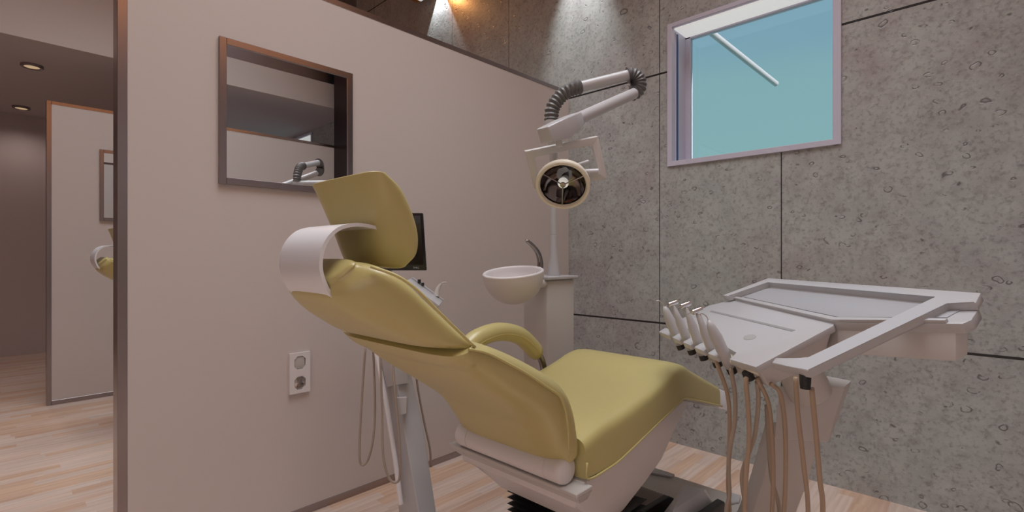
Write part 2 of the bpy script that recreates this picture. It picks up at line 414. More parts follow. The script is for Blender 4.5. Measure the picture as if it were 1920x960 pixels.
t = thing('wall_outlet', 'white double power outlet low on the near partition', 'outlet', (.989, YP, .57))
def plate(bm):
    x0, x1, z0, z1 = .942, 1.036, .572, .757; y0, y1 = YP-.012, YP+.001
    # plate with two rounded openings: build as strips around octagon-ish holes
    def hole(zc):
        return [(.989+.026*cx, zc+.030*cz) for cx, cz in ((-1, -.55), (-.45, -1), (.45, -1), (1, -.55), (1, .55), (.45, 1), (-.45, 1), (-1, .55))]
    zs = [z0, .6645, z1]
    for i, zc in enumerate((.618, .711)):
        a, b = zs[i], zs[i+1]; h = hole(zc)
        outer = [(x0, a), (x0+.02, a), (x1-.02, a), (x1, a), (x1, b), (x1-.02, b), (x0+.02, b), (x0, b)]
        F = [bm.verts.new((px, y0, pz)) for px, pz in outer]; G = [bm.verts.new((px, y0, pz)) for px, pz in h]; K = [bm.verts.new((px, y1-.003, pz)) for px, pz in h]
        Ob = [bm.verts.new((px, y1, pz)) for px, pz in outer]
        for k in range(8):
            j = (k+1) % 8
            bm.faces.new((F[k], F[j], G[j], G[k])); bm.faces.new((G[k], G[j], K[j], K[k])); bm.faces.new((F[k], F[j], Ob[j], Ob[k]))
part('cover_plate', M['base_white'], t, plate)
for zc, m_ in ((.618, M['chrome']), (.711, M['greyplate'])):
    o = part('socket', m_, t, add_box, (.965, YP-.008, zc-.028), (1.013, YP, zc+.028), .004, 2)

# dark column beyond the near right edge, seen in the mirror
struct('wall_column', M['dark'], add_box, (2.70, -.775, 0), (3.039, -.45, 4.5))

# recessed lights in the low ceiling
for i, (x, y) in enumerate([(.276, 6.195), (.269, 8.021)]):
    t = thing('ceiling_downlight', ['round downlight in the low ceiling, nearer and larger one', 'round downlight in the low ceiling next to the far wall'][i], 'light', (x, y, 2.911), 'recessed downlights at far left')
    part('ring', M['steel'], t, add_lathe, [(.055, 2.888), (.072, 2.885), (.078, 2.89), (.078, 2.912), (.0, 2.912)], 32, Matrix.Translation((x, y, 0)), False)
    part('lens', M['spotlens'], t, add_lathe, [(0, 2.892), (.054, 2.892), (.054, 2.896), (0, 2.896)], 32, Matrix.Translation((x, y, 0)))
    spot('downlight_beam', (x, y, 2.87), (x, y, 0), (30, 8)[i], (1, .84, .76), 150, .8, .05)

# wall washers on the concrete
for i, (y, lab) in enumerate([(3.96, 'copper wall light at the top, throwing a narrow white beam on the concrete'), (2.28, 'copper wall light whose broad white wash falls on the concrete above the lamp arm')]):
    t = thing('wall_washer', lab, 'light', (XC, y, 3.735), 'copper wall washers along the concrete')
    z = 3.735
    part('hood', M['copper'], t, add_box, (2.84, y-.10, z), (2.975, y+.18, z+.20), .004, 1)
    part('wall_plate', M['copper'], t, add_box, (2.975, y+.0, z+.13), (XC, y+.12, z+.20))
    part('lens', M['led'], t, add_box, (2.91, y-.05, z-.003), (2.975, y+.12, z+.002))
    part('nozzle', M['copper'], t, add_tube, [(3.012, y-.115, z+.115), (3.012, y-.115, z+.20)], .024, 14)
    if i == 0: spot('washer_beam', (3.012, y-.115, z+.11), (3.037, y-.115, z-.5), 70, (.93, .97, 1), 58, .25, .004)
    else: spot('washer_beam', (2.72, y-.1, z-.02), (3.06, y-.1, z-.95), (0, 62, 14)[i], (.93, .97, 1), 46, .85, .03)
    if i == 0: spot('washer_glow', (2.90, y-.16, z+.02), (3.04, y-.75, z-.25), 12, (1, .42, .13), 110, .9, .03)

# thin white stay outside the window
sun = bpy.data.lights.new('sun', 'SUN'); sun.energy = 5; sun.angle = R(1); so = bpy.data.objects.new('sun', sun); col.objects.link(so); so.rotation_euler = V((-.06, .85, -.45)).to_track_quat('-Z', 'Y').to_euler()
part('awning_stay', M['white'], w1, add_tube, [(3.25, 1.341, 2.699), (4.302, 1.209, 2.563)], .021, 12)
#STAYEND
# ------------------------------------------------------------------ dental chair
YC = 1.11
ch = thing('dental_chair', 'reclined yellow vinyl dental chair in the foreground with white base', 'dental chair', (1.5, YC, 0), 'yellow dental chairs')
head = [((.572, 1.380), (.612, 1.378), .160, .166), ((.580, 1.352), (.650, 1.352), .155, .172), ((.592, 1.310), (.680, 1.305), .140, .176),
        ((.603, 1.262), (.700, 1.250), .115, .178), ((.615, 1.215), (.700, 1.205), .095, .172), ((.625, 1.188), (.685, 1.180), .085, .150)]
part('headrest', M['vinyl'], ch, add_loft, densify(capped(head, d0=.008, d1=.012), 4), YC, 6, 2.6, 56, smooth=180)
def band(bm):
    pts = smooth_path([(.625, 0, 1.262), (.588, 0, 1.268), (.553, 0, 1.268), (.515, 0, 1.255), (.488, 0, 1.222), (.480, 0, 1.178), (.492, 0, 1.136), (.514, 0, 1.108), (.545, 0, 1.090), (.585, 0, 1.078)], 6)
    hw = .103; th = .004; fr = frames(pts); rings = []
    for p, a, b in fr:
        nrm = b if abs(b.y) < .5 else a
        rings.append([bm.verts.new(V((p.x, YC+s*hw, p.z))+nrm*k*th) for s, k in ((-1, -1), (-1, 1), (1, 1), (1, -1))])
    for q, w in zip(rings, rings[1:]):
        for k in range(4): bm.faces.new((q[k], q[(k+1) % 4], w[(k+1) % 4], w[k]))
    bm.faces.new(rings[0][::-1]); bm.faces.new(rings[-1])
part('headrest_bracket', M['silver'], ch, band)
up = [((.497, 1.134), (.548, 1.190), .122, .170), ((.503, 1.106), (.578, 1.182), .142, .222), ((.543, 1.066), (.628, 1.150), .165, .247), ((.600, 1.030), (.685, 1.096), .195, .256),
      ((.665, .996), (.738, 1.045), .232, .262), ((.728, .984), (.772, 1.008), .250, .268)]
part('upper_backrest', M['vinyl'], ch, add_loft, densify(capped(up, d0=.015, d1=.010), 4), YC, 5, 2.8, 64, smooth=180)
lo = [((.708, .970), (.778, 1.001), .272, .270), ((.735, .943), (.815, .991), .271, .272), ((.763, .928), (.848, .984), .266, .272), ((.826, .878), (.935, .948), .268, .275), ((.944, .798), (1.045, .893), .262, .276),
      ((1.030, .733), (1.130, .838), .250, .274), ((1.082, .668), (1.172, .775), .240, .270), ((1.122, .610), (1.196, .690), .232, .264), ((1.140, .585), (1.200, .640), .228, .260)]
part('lower_backrest', M['vinyl'], ch, add_loft, densify(capped(lo, d0=.003, d1=.008), 4), YC, 5, 3.0, 64, smooth=180)
def piping_side(s):
    def f(bm):
        y = YC+s*.272
        add_tube(bm, smooth_path([(.742, y, .992), (.80, y-s*0, .974), (.868, y, .940), (.942, y, .900), (1.02, y, .852), (1.072, y, .816), (1.098, y, .760), (1.112, y+s*-.004, .700), (1.124, y-s*.012, .635)], 5), .0035, 8)
    return f
part('back_piping', M['piping'], ch, piping_side(-1), smooth=180)
def piping_up(s):
    def f(bm):
        add_tube(bm, smooth_path([(.545, YC+s*.19, 1.178), (.578, YC+s*.232, 1.160), (.615, YC+s*.252, 1.130), (.655, YC+s*.26, 1.090), (.71, YC+s*.265, 1.040), (.762, YC+s*.269, .993)], 5), .0035, 8)
    return f
for s in (-1, 1):
    part('upper_piping', M['piping'], ch, piping_up(s), smooth=180)
seat = [((1.200, .548), (1.198, .668), .268, .262), ((1.30, .546), (1.300, .690), .270, .262), ((1.393, .555), (1.412, .700), .271, .262), ((1.542, .588), (1.56, .722), .272, .262),
        ((1.695, .621), (1.700, .752), .272, .262), ((1.80, .645), (1.790, .776), .272, .262), ((1.842, .652), (1.870, .780), .272, .262), ((1.94, .625), (1.960, .742), .270, .260), ((2.218, .539), (2.236, .625), .262, .254)]
part('seat', M['vinyl'], ch, add_loft, densify(seat, 4), YC, 9, 5, 88, low=24, smooth=50)
for sgn in (-1, 1):
    part('seat_piping', M['piping'], ch, add_tube, smooth_path([(x, YC+sgn*.270, z) for x, z in ((1.199, .60), (1.203, .552), (1.30, .549), (1.393, .558), (1.542, .591), (1.695, .624), (1.80, .648), (1.842, .654), (1.94, .628), (2.218, .542))], 4), .0035, 8, smooth=180)
def armpad(bm):
    add_tube(bm, smooth_path([(1.20, 1.415, .80), (1.235, 1.415, .850), (1.30, 1.415, .885), (1.41, 1.415, .897), (1.525, 1.415, .870), (1.600, 1.415, .818), (1.645, 1.415, .775)], 6), lambda t: .037*min(1, .55+3*t)*(1 if t < .95 else .85), 18, ry=None)
arm = part('armrest', M['vinyl'], ch, armpad, smooth=180)
part('armrest_support', M['dchrome'], arm, add_tube, smooth_path([(1.635, 1.415, .785), (1.668, 1.415, .755), (1.685, 1.412, .71), (1.685, 1.40, .64)], 6), .0155, 14, smooth=180)
part('armrest_piping', M['piping'], arm, add_tube, smooth_path([(1.24, 1.381, .846), (1.305, 1.381, .878), (1.41, 1.381, .890), (1.52, 1.381, .865), (1.595, 1.381, .815), (1.635, 1.383, .778)], 6), .003, 8, smooth=180)
def roller(bm):
    mt = Matrix.Translation((1.158, .875, .577)) @ Matrix.Rotation(R(-90), 4, 'X')
    add_lathe(bm, [(.0, 0), (.026, 0), (.036, .004), (.041, .012), (.042, .02), (.042, .062), (.0405, .0625), (.0405, .0645), (.042, .065), (.042, .405), (.0405, .4055), (.0405, .4075), (.042, .408), (.042, .455), (.036, .466), (0, .47)], 36, mt)
part('hinge_roller', M['base_white'], ch, roller)
def carriage(bm):
    pr = [(1.215, .545), (1.393, .551), (1.542, .583), (1.695, .616), (1.842, .646), (1.90, .630), (1.76, .545), (1.712, .450), (1.613, .400), (1.486, .335), (1.33, .330), (1.235, .435), (1.17, .470), (1.165, .520)]
    h0 = .245
    hw = lambda z: .215+.05*min(1, max(0, (z-.33)/.22))
    add_poly_prism(bm, [(x, YC-hw(z), z) for x, z in pr], [(x, YC+hw(z), z) for x, z in pr], .006, 2)
cr_ = part('seat_carriage', M['base_white'], ch, carriage)
def flange(bm):
    z1 = .537
    A = [(1.128, YC-.285, z1-.012), (1.128, YC+.272, z1-.012), (1.23, YC+.272, z1-.012), (1.205, YC-.285, z1-.012)]
    A2 = [(1.165, YC-.268, z1-.045), (1.165, YC+.255, z1-.045), (1.23, YC+.255, z1-.045), (1.205, YC-.268, z1-.045)]
    add_poly_prism(bm, A2, A, .002, 1)
    add_poly_prism(bm, A, [(x, y, z1) for x, y, _ in A], .002, 1)
part('rear_flange', M['offwhite'], ch, flange)
def bellow(bm):
    for k in range(9):
        z = .125+k*.024
        a = [(1.43, YC-.20, z), (1.60, YC-.20, z), (1.60, YC+.22, z), (1.43, YC+.22, z)]
        m = [(1.40, YC-.23, z+.012), (1.63, YC-.23, z+.012), (1.63, YC+.25, z+.012), (1.40, YC+.25, z+.012)]
        b = [(x, y, z+.024) for x, y, _ in a]
        r = [[bm.verts.new(q) for q in L] for L in (a, m, b)]
        for q, u in zip(r, r[1:]):
            for i in range(4): bm.faces.new((q[i], q[(i+1) % 4], u[(i+1) % 4], u[i]))
        bm.faces.new(r[0][::-1]); bm.faces.new(r[2])
part('bellows', M['black'], ch, bellow, smooth=10)
def ribbed(bm):
    # curved ribbed rubber apron in front of the lifting column
    P = [(2.01, .132), (2.0, .165), (1.96, .190), (1.86, .200), (1.62, .215)]
    P = [(p.x, p.z) for p in smooth_path([(x, 0, z) for x, z in P], 5)]
    n = 22; y0, y1 = .985, 1.135; rows = []
    for k in range(n+1):
        y = y0+(y1-y0)*k/n; d = .004*(k % 2)
        rows.append([bm.verts.new((x+d, y, z+d)) for x, z in P])
    for a, b in zip(rows, rows[1:]):
        for i in range(len(P)-1): bm.faces.new((a[i], a[i+1], b[i+1], b[i]))
    sk = [rows[0], rows[-1]]
    for s_ in sk:
        low = [bm.verts.new((v.co.x-.03, v.co.y, max(.125, v.co.z-.05))) for v in s_]
        for i in range(len(P)-1): bm.faces.new((s_[i], s_[i+1], low[i+1], low[i]))
part('ribbed_apron', M['bellows'], ch, ribbed, smooth=20)
def apron_side(bm):
    pr = [(2.02, .128), (2.005, .175), (1.96, .198), (1.62, .222), (1.62, .128)]
    add_poly_prism(bm, [(x, .960, z) for x, z in pr], [(x, .984, z) for x, z in pr], .003, 1)
part('apron_edge', M['black'], ch, apron_side)
def base(bm):
    add_poly_prism(bm, [(1.25, .74, 0), (2.30, .74, 0), (2.335, .78, 0), (2.335, 1.27, 0), (2.30, 1.31, 0), (1.95, 1.45, 0), (1.25, 1.45, 0)],
                   [(1.27, .76, .13), (2.27, .76, .13), (2.305, .79, .13), (2.305, 1.25, .13), (2.27, 1.29, .13), (1.93, 1.43, .13), (1.27, 1.43, .13)], .004, 2)
bp = part('base_plate', M['greyplate'], ch, base)
part('base_corner_cap', M['white'], bp, add_poly_prism, [(2.24, .775, .131), (2.30, .79, .131), (2.30, .84, .131), (2.20, .80, .131)], [(2.24, .775, .14), (2.30, .79, .14), (2.30, .84, .14), (2.20, .80, .14)], .001, 1)
part('base_corner_cap', M['white'], bp, add_poly_prism, [(2.27, 1.10, .131), (2.303, 1.10, .131), (2.303, 1.25, .131), (2.22, 1.25, .131)], [(2.27, 1.10, .14), (2.303, 1.10, .14), (2.303, 1.25, .14), (2.22, 1.25, .14)], .001, 1)
def fbox(bm):
    add_poly_prism(bm, [(1.72, .815, .12), (2.11, .80, .12), (2.12, .93, .12), (1.72, .95, .12)], [(1.74, .84, .262), (1.98, .822, .262), (2.075, .85, .222), (1.98, .90, .262)], .004, 2)
part('switch_housing', M['white'], ch, fbox)
part('foot_switch', M['black'], ch, add_poly_prism, [(1.80, .775, .13), (2.08, .765, .13), (2.09, .80, .13), (1.80, .80, .13)], [(1.82, .775, .225), (2.05, .765, .21), (2.06, .80, .21), (1.82, .80, .23)], .006, 2)
part('foot_end_cap', M['silver'], ch, add_poly_prism, [(2.222, .855, .527), (2.285, .83, .510), (2.285, 1.37, .510), (2.222, 1.365, .527)], [(2.238, .862, .612), (2.30, .84, .585), (2.30, 1.36, .585), (2.238, 1.36, .612)], .004, 2)
dup(ch, (0, PER, 0), 'distant yellow dental chair, only its headrest bracket peeking past the near partition')

# ------------------------------------------------------------------ spittoon unit with lamp
sp = thing('cuspidor_unit', 'white rinse unit with tilted bowl and lamp column beside the partition', 'dental unit', (2.07, 1.69, 0))
part('cabinet', M['offwhite'], sp, add_box, (1.955, 1.608, 0), (2.18, 1.78, 1.078), .014, 4)
part('cabinet_top', M['white'], sp, add_box, (1.935, 1.593, 1.078), (2.195, 1.79, 1.096), .005, 3)
BC = V((1.745, 1.652, 1.118)); tilt = Matrix.Translation(BC) @ Matrix.Rotation(R(-9), 4, V((.68, -.73, 0))) 
vax = V((.68, -.73, 0))
tilt = Matrix.Translation(BC) @ Matrix.Rotation(R(9), 4, V((.69, -.72, 0))) @ Matrix.Rotation(R(-4.5), 4, V((.72, .69, 0)))
def bowl(bm):
    r = .148; out = [(0, -.150)]
    for k in range(1, 15):
        a = R(90*k/14); out.append((r*math.sin(a)**.92, -.150*math.cos(a)))
    out += [(r+.001, .004), (r-.003, .009), (r-.010, .010), (r-.014, .005)]
    inn = [((r-.016)*math.sin(R(90*k/12)), -.125*math.cos(R(90*k/12))) for k in range(12, -1, -1)]
    add_lathe(bm, out+inn, 56, tilt)
bw = part('bowl', M['base_white'], sp, bowl, smooth=180)
part('bowl_bracket', M['base_white'], sp, add_tube, [(1.86, 1.625, 1.065), (1.96, 1.64, 1.062)], .024, 18)
part('faucet', M['dchrome'], sp, add_tube, smooth_path([(1.885, 1.605, 1.115), (1.893, 1.607, 1.165), (1.888, 1.618, 1.215), (1.868, 1.64, 1.255), (1.845, 1.655, 1.277)], 7), lambda t: .0175-.0085*t, 16, smooth=180)
part('faucet_tip', M['chrome'], sp, add_lathe, [(0, -.008), (.006, -.006), (.0085, 0), (.006, .006), (0, .008)], 14, Matrix.Translation((1.845, 1.655, 1.277)))
px_, py_ = 2.065, 1.660
part('lamp_column', M['white'], sp, add_lathe, [(.034, 1.096), (.032, 1.12), (.024, 1.18), (.0185, 1.24), (.018, 1.308), (.0165, 1.309), (.0165, 1.312), (.0178, 1.313), (.0165, 1.5), (.0165, 1.70), (.02, 1.705), (.02, 1.745), (0, 1.75)], 28, Matrix.Translation((px_, py_, 0)))
part('swing_arm', M['white'], sp, add_tube, [(px_, py_, 1.715), (1.450, 1.178, 1.69)], .021, 18)
part('arm_hub', M['white'], sp, add_lathe, [(0, 1.672), (.022, 1.673), (.024, 1.68), (.024, 1.70), (.02, 1.704), (0, 1.705)], 24, Matrix.Translation((1.445, 1.175, 0)))
def flexhose(path, r, rings):
    def f(bm):
        P = smooth_path(path, 12); n = len(P)-1
        # resample along the path so that ribs are even
        d = [0]
        for a, b in zip(P, P[1:]): d.append(d[-1]+(b-a).length)
        N_ = rings*4; Q = []
        for k in range(N_+1):
            s = d[-1]*k/N_; i = max(j for j in range(len(d)) if d[j] <= s+1e-9); i = min(i, n-1)
            Q.append(P[i].lerp(P[i+1], (s-d[i])/(d[i+1]-d[i]+1e-9)))
        add_tube(bm, Q, lambda t: r*(1 if round(t*N_) % 4 == 2 else .92 if round(t*N_) % 2 else .82), 20)
    return f
HOSE1 = [(1.448, 1.176, 1.700), (1.452, 1.172, 1.75), (1.472, 1.150, 1.795), (1.497, 1.122, 1.820), (1.527, 1.097, 1.831)]
HOSE2 = [(1.688, 0.989, 1.89), (1.694, 0.98, 1.888), (1.7, 0.972, 1.883), (1.704, 0.964, 1.875), (1.706, 0.96, 1.864), (1.706, 0.957, 1.852), (1.703, 0.958, 1.84), (1.697, 0.961, 1.83), (1.69, 0.966, 1.821)]
part('shoulder_bellows', M['flex'], sp, flexhose(HOSE1, .028, 12), smooth=25)
part('upper_arm', M['white'], sp, add_tube, [(1.520, 1.102, 1.829), (1.682, 0.989, 1.889)], .0205, 12)
def elbow(bm):
    c0 = V((1.69, 0.987, 1.855)); ax = V((.689, -.7246, 0)); vw = V((.7246, .689, 0)); Rm = .0345; n = 44; rings = []
    for k in range(n+1):
        t = R(104-194*k/n); d = ax*math.cos(t)+V((0, 0, 1))*math.sin(t); mod = (1, .93, .84, .93)[k % 4]
        rings.append([bm.verts.new(c0+d*(Rm+.031*mod*math.cos(2*math.pi*j/20))+vw*.029*mod*math.sin(2*math.pi*j/20)) for j in range(20)])
    for q, w in zip(rings, rings[1:]):
        for j in range(20): bm.faces.new((q[j], q[(j+1) % 20], w[(j+1) % 20], w[j]))
    bm.faces.new(rings[0][::-1]); bm.faces.new(rings[-1])
part('elbow_bellows', M['flex'], sp, elbow, smooth=25)
part('lower_arm', M['white'], sp, add_tube, [(1.685, 0.968, 1.814), (1.335, .979, 1.648)], .0205, 20)
def housing(bm):
    a = V((1.345, .978, 1.653)); b = V((1.178, .985, 1.572)); d = (b-a).normalized(); s = V((0, 1, 0)); u = s.cross(d).normalized()
    if u.z < 0: u = -u
    def ring(p, w, h0, h1): return [p+s*w+u*h1, p-s*w+u*h1, p-s*w-u*h0, p+s*w-u*h0]
    R_ = [ring(a, .021, .021, .021), ring(a+d*.04, .027, .030, .023), ring(a+d*.10, .028, .040, .024), ring(b, .024, .026, .022)]
    vs = [[bm.verts.new(p) for p in r] for r in R_]; fs = []
    for q, w in zip(vs, vs[1:]):
        for k in range(4): fs.append(bm.faces.new((q[k], q[(k+1) % 4], w[(k+1) % 4], w[k])))
    fs.append(bm.faces.new(vs[0][::-1])); fs.append(bm.faces.new(vs[-1]))
    bmesh.ops.bevel(bm, geom=list({e for f in fs for e in f.edges}), offset=.005, segments=3, affect='EDGES', profile=.5)
part('arm_housing', M['white'], sp, housing)
LAMPX = 1
#LAMP
# head of the lamp
LC = V((1.256, .972, 1.428)); LN = V((-.66, -.42, -.62)).normalized()
q = LN.to_track_quat('Z', 'Y').to_matrix().to_4x4(); LM = Matrix.Translation(LC) @ q
lh = part('lamp_head', M['shell'], sp, add_lathe, [(0, -.050), (.030, -.049), (.056, -.040), (.074, -.024), (.083, -.008), (.086, .004), (.086, .012), (.083, .016), (.077, .017), (.0725, .012), (.0715, .004), (.066, -.008), (.050, -.025), (.030, -.036), (0, -.0425)], 56, LM)
dish = part('reflector', M['dish'], lh, add_lathe, [(.0715, .008), (.070, .001), (.064, -.007), (.055, -.016), (.044, -.024), (.032, -.0305), (.018, -.0355), (.006, -.0375), (0, -.0378)], 24, LM, False, smooth=24)
part('bulb', M['bulb'], lh, add_lathe, [(0, .004), (.014, .003), (.0175, -.004), (.016, -.014), (.010, -.024), (0, -.03)], 20, LM)
def struts(bm):
    for a in (25, 145, 265):
        c, s = math.cos(R(a)), math.sin(R(a))
        add_tube(bm, [LM @ V((.010*c, .010*s, .006)), LM @ V((.0725*c, .0725*s, .007))], .0022, 8)
    add_lathe(bm, [(0, .009), (.009, .008), (.010, .004), (0, .003)], 16, LM)
part('bulb_strut', M['dchrome'], lh, struts)
CORN = {'TL': (1.195, 1.08, 1.539), 'TR': (1.398, 0.939, 1.599), 'BR': (1.428, 0.922, 1.459), 'BL': (1.262, 1.097, 1.425)}
def handle(bm):
    TL, TR, BR, BL = (V(CORN[k]) for k in ('TL', 'TR', 'BR', 'BL'))
    nn = (TR-TL).cross(BL-TL).normalized()*.009
    c = (TL+TR+BR+BL)/4; w = .0255
    ux = (TR-TL).normalized(); uz = (TL-BL).normalized()
    inn = [TL+ux*w-uz*w, TR-ux*w-uz*w, BR-ux*w+uz*w, BL+ux*w+uz*w]; out = [TL, TR, BR, BL]
    r = [[bm.verts.new(p+nn) for p in out], [bm.verts.new(p+nn) for p in inn], [bm.verts.new(p-nn) for p in inn], [bm.verts.new(p-nn) for p in out]]
    for a in range(4):
        A_, B_ = r[a], r[(a+1) % 4]
        for k in range(4):
            j = (k+1) % 4; bm.faces.new((A_[k], A_[j], B_[j], B_[k]))
    bmesh.ops.bevel(bm, geom=list(bm.edges), offset=.0018, segments=2, affect='EDGES', profile=.5)
part('lamp_handle', M['offwhite'], sp, handle)
part('handle_stem', M['offwhite'], sp, add_tube, [(1.249, 0.987, 1.589), (1.252, 0.983, 1.547)], .011, 14)
def lamp_mount(bm):
    add_tube(bm, [LC-LN*.03, LC-LN*.05+V((.03, -.015, .012)), V((1.367, 0.913, 1.473))], .011, 12)
    add_tube(bm, [LC-LN*.03+V((0, 0, .03)), V((1.353, 0.943, 1.508))], .007, 12)
part('lamp_mount', M['white'], sp, lamp_mount)

# ------------------------------------------------------------------ assistant's stand between chair and partition
at_ = thing('assistant_stand', 'white leaning stand with hanging hoses between yellow backrest and partition', 'dental unit', (1.25, 1.735, 0))
def leaning(bm):
    vs = [[bm.verts.new(p) for p in r] for r in [[(1.192, 1.765, 0.0), (1.197, 1.629, 0.0), (1.299, 1.638, 0.0), (1.323, 1.773, 0.0)], [(1.192, 1.794, 0.123), (1.197, 1.658, 0.169), (1.297, 1.669, 0.128), (1.319, 1.806, 0.072)], [(1.179, 1.837, 0.475), (1.179, 1.735, 0.499), (1.271, 1.725, 0.479), (1.29, 1.865, 0.441)], [(1.171, 1.874, 0.708), (1.173, 1.785, 0.722), (1.245, 1.781, 0.711), (1.273, 1.911, 0.685)], [(1.16, 1.929, 0.922), (1.159, 1.843, 0.929), (1.231, 1.84, 0.923), (1.251, 1.964, 0.91)]]]
    fs = []
    for q, w in zip(vs, vs[1:]):
        for k in range(4): fs.append(bm.faces.new((q[k], q[(k+1) % 4], w[(k+1) % 4], w[k])))
    fs.append(bm.faces.new(vs[0][::-1])); fs.append(bm.faces.new(vs[-1]))
    bmesh.ops.bevel(bm, geom=list({e for f in fs for e in f.edges}), offset=.008, segments=3, affect='EDGES', profile=.5)
part('column', M['white'], at_, leaning, smooth=25)
UX = V((.69, -.724, 0)); UY = V((.724, .69, 0))
def P_(base, a, b, z): v = V(base)+UX*a+UY*b; return (v.x, v.y, z)
b0 = (1.215, 1.775, 0)
part('collar', M['white'], at_, add_poly_prism, [(1.144, 1.844, 0.644), (1.156, 1.759, 0.67), (1.213, 1.743, 0.671), (1.268, 1.917, 0.621)], [(1.12, 1.913, 0.904), (1.133, 1.826, 0.92), (1.2, 1.814, 0.919), (1.241, 1.974, 0.896)], .004, 2)
part('cable_clip', M['white'], at_, add_poly_prism, [(1.148, 1.724, 0.553), (1.171, 1.7, 0.561), (1.201, 1.741, 0.55), (1.18, 1.763, 0.541)], [(1.139, 1.733, 0.628), (1.171, 1.7, 0.63), (1.213, 1.758, 0.613), (1.182, 1.79, 0.611)], .003, 1)
part('side_tube', M['silver'], at_, add_tube, [(1.115, 1.875, 0.886), (1.142, 1.817, 0.622), (1.16, 1.769, 0.364), (1.171, 1.743, 0.182)], .010, 12)
# instrument tray
TA = V((1.236, 1.762, 1.108)); TB = V((1.345, 1.662, 1.0))
def atray(bm):
    d = (TB-TA).normalized(); s = V((-.724, -.69, 0)); s = (s-d*s.dot(d)).normalized(); nn = d.cross(s).normalized()
    if nn.z < 0: nn = -nn
    A0 = TA; L_ = .165; Wd = .16
    add_poly_prism(bm, [A0-nn*.018, A0+d*L_-nn*.018, A0+d*L_+s*Wd-nn*.018, A0+s*Wd-nn*.018], [A0, A0+d*L_, A0+d*L_+s*Wd, A0+s*Wd], .003, 2)
    for p, q_ in ((A0, A0+d*L_), ):
        add_poly_prism(bm, [p, q_, q_+s*.012, p+s*.012], [p+nn*.006, q_+nn*.006, q_+s*.012+nn*.006, p+s*.012+nn*.006], .001, 1)
part('tray', M['white'], at_, atray)
def nub(bm):
    d = (TB-TA).normalized(); c = TA+d*.045+V((-.012, -.010, .004))
    add_tube(bm, [c, c+V((0, 0, .016))], .007, 12); add_tube(bm, [c+d*.018, c+d*.018+V((0, 0, .013))], .006, 12)
part('control_knob', M['black'], at_, nub)
def asyr(bm):
    c = TA+(TB-TA)*.72+V((-.01, -.01, .0))
    add_tube(bm, [c, c+V((.006, .0, .03)), c+V((.016, -.010, .052))], lambda t: .012-.006*t, 14)
    add_tube(bm, smooth_path([c+V((.016, -.010, .050)), c+V((.022, -.016, .058)), c+V((.032, -.026, .058))], 4), .0022, 8)
part('suction_tip', M['offwhite'], at_, asyr)
part('tray_arm', M['white'], at_, add_tube, [(1.19, 1.80, .96), (1.20, 1.79, 1.04), (1.23, 1.74, 1.08)], .02, 14)
HO = [[(1.107, 1.912, 0.815), (1.097, 1.922, 0.611), (1.079, 1.912, 0.392), (1.084, 1.907, 0.323), (1.104, 1.886, 0.343), (1.119, 1.87, 0.437), (1.135, 1.883, 0.566), (1.13, 1.888, 0.792)], [(1.095, 1.78, 0.855), (1.101, 1.774, 0.596), (1.093, 1.753, 0.409), (1.107, 1.738, 0.318), (1.127, 1.718, 0.292), (1.14, 1.704, 0.324), (1.137, 1.707, 0.474), (1.127, 1.718, 0.644), (1.13, 1.743, 0.79)], [(1.291, 1.806, 0.688), (1.297, 1.8, 0.618), (1.315, 1.781, 0.478), (1.332, 1.762, 0.362), (1.335, 1.759, 0.28)]]
#HOSEA
for k, h in enumerate(HO):
    part('hose', M['hose2'], at_, add_tube, smooth_path(h, 7), .0048, 10, smooth=180)

mo = thing('monitor', 'black flat monitor mostly hidden behind the yellow headrest', 'monitor', (1.20, 1.78, 1.05))
MR = V((1.277, 1.712, 1.139)); ux = V((.735, -.678, 0)).normalized(); uz = V((-.012, .009, .24)).normalized(); un = ux.cross(uz).normalized()
def mpanel(bm, w=.33, h=.243, t=.018, i=0):
    add_poly_prism(bm, [MR+un*0, MR-ux*w, MR-ux*w+uz*h, MR+uz*h], [MR-un*t, MR-ux*w-un*t, MR-ux*w+uz*h-un*t, MR+uz*h-un*t], .004, 2)
part('screen_housing', M['screen'], mo, mpanel)
def sc(bm):
    o_ = un*.0006; i = .012
    add_poly_prism(bm, [MR-ux*i+uz*.024+o_, MR-ux*.318+uz*.024+o_, MR-ux*.318+uz*.231+o_, MR-ux*i+uz*.231+o_], [MR-ux*i+uz*.024-o_, MR-ux*.318+uz*.024-o_, MR-ux*.318+uz*.231-o_, MR-ux*i+uz*.231-o_])
part('screen', mat('dark_glass', (.010, .006, .007), .12), mo, sc)
fc = bpy.data.curves.new('logo', 'FONT'); fc.body = 'TPRG'; fc.size = .0105; fc.extrude = .0003
fo = bpy.data.objects.new('logo', fc); col.objects.link(fo)
dg = bpy.context.evaluated_depsgraph_get(); me = bpy.data.meshes.new_from_object(fo.evaluated_get(dg)); bpy.data.objects.remove(fo)
me.materials.append(M['logo']); lo_ = bpy.data.objects.new('logo', me); col.objects.link(lo_)
rot = Matrix((ux, uz, un)).transposed().to_4x4()
me.transform(Matrix.Translation(V((0, 0, 0))) @ rot); me.transform(Matrix.Translation(MR-ux*.056+uz*.008+un*.0012)); me.transform(Matrix.Translation(mo.location).inverted()); lo_.parent = mo
part('monitor_stand', M['white'], mo, add_tube, [MR-ux*.16+uz*.08-un*.03, MR-ux*.16-uz*.02-un*.03, (1.19, 1.80, 1.03)], .012, 12)

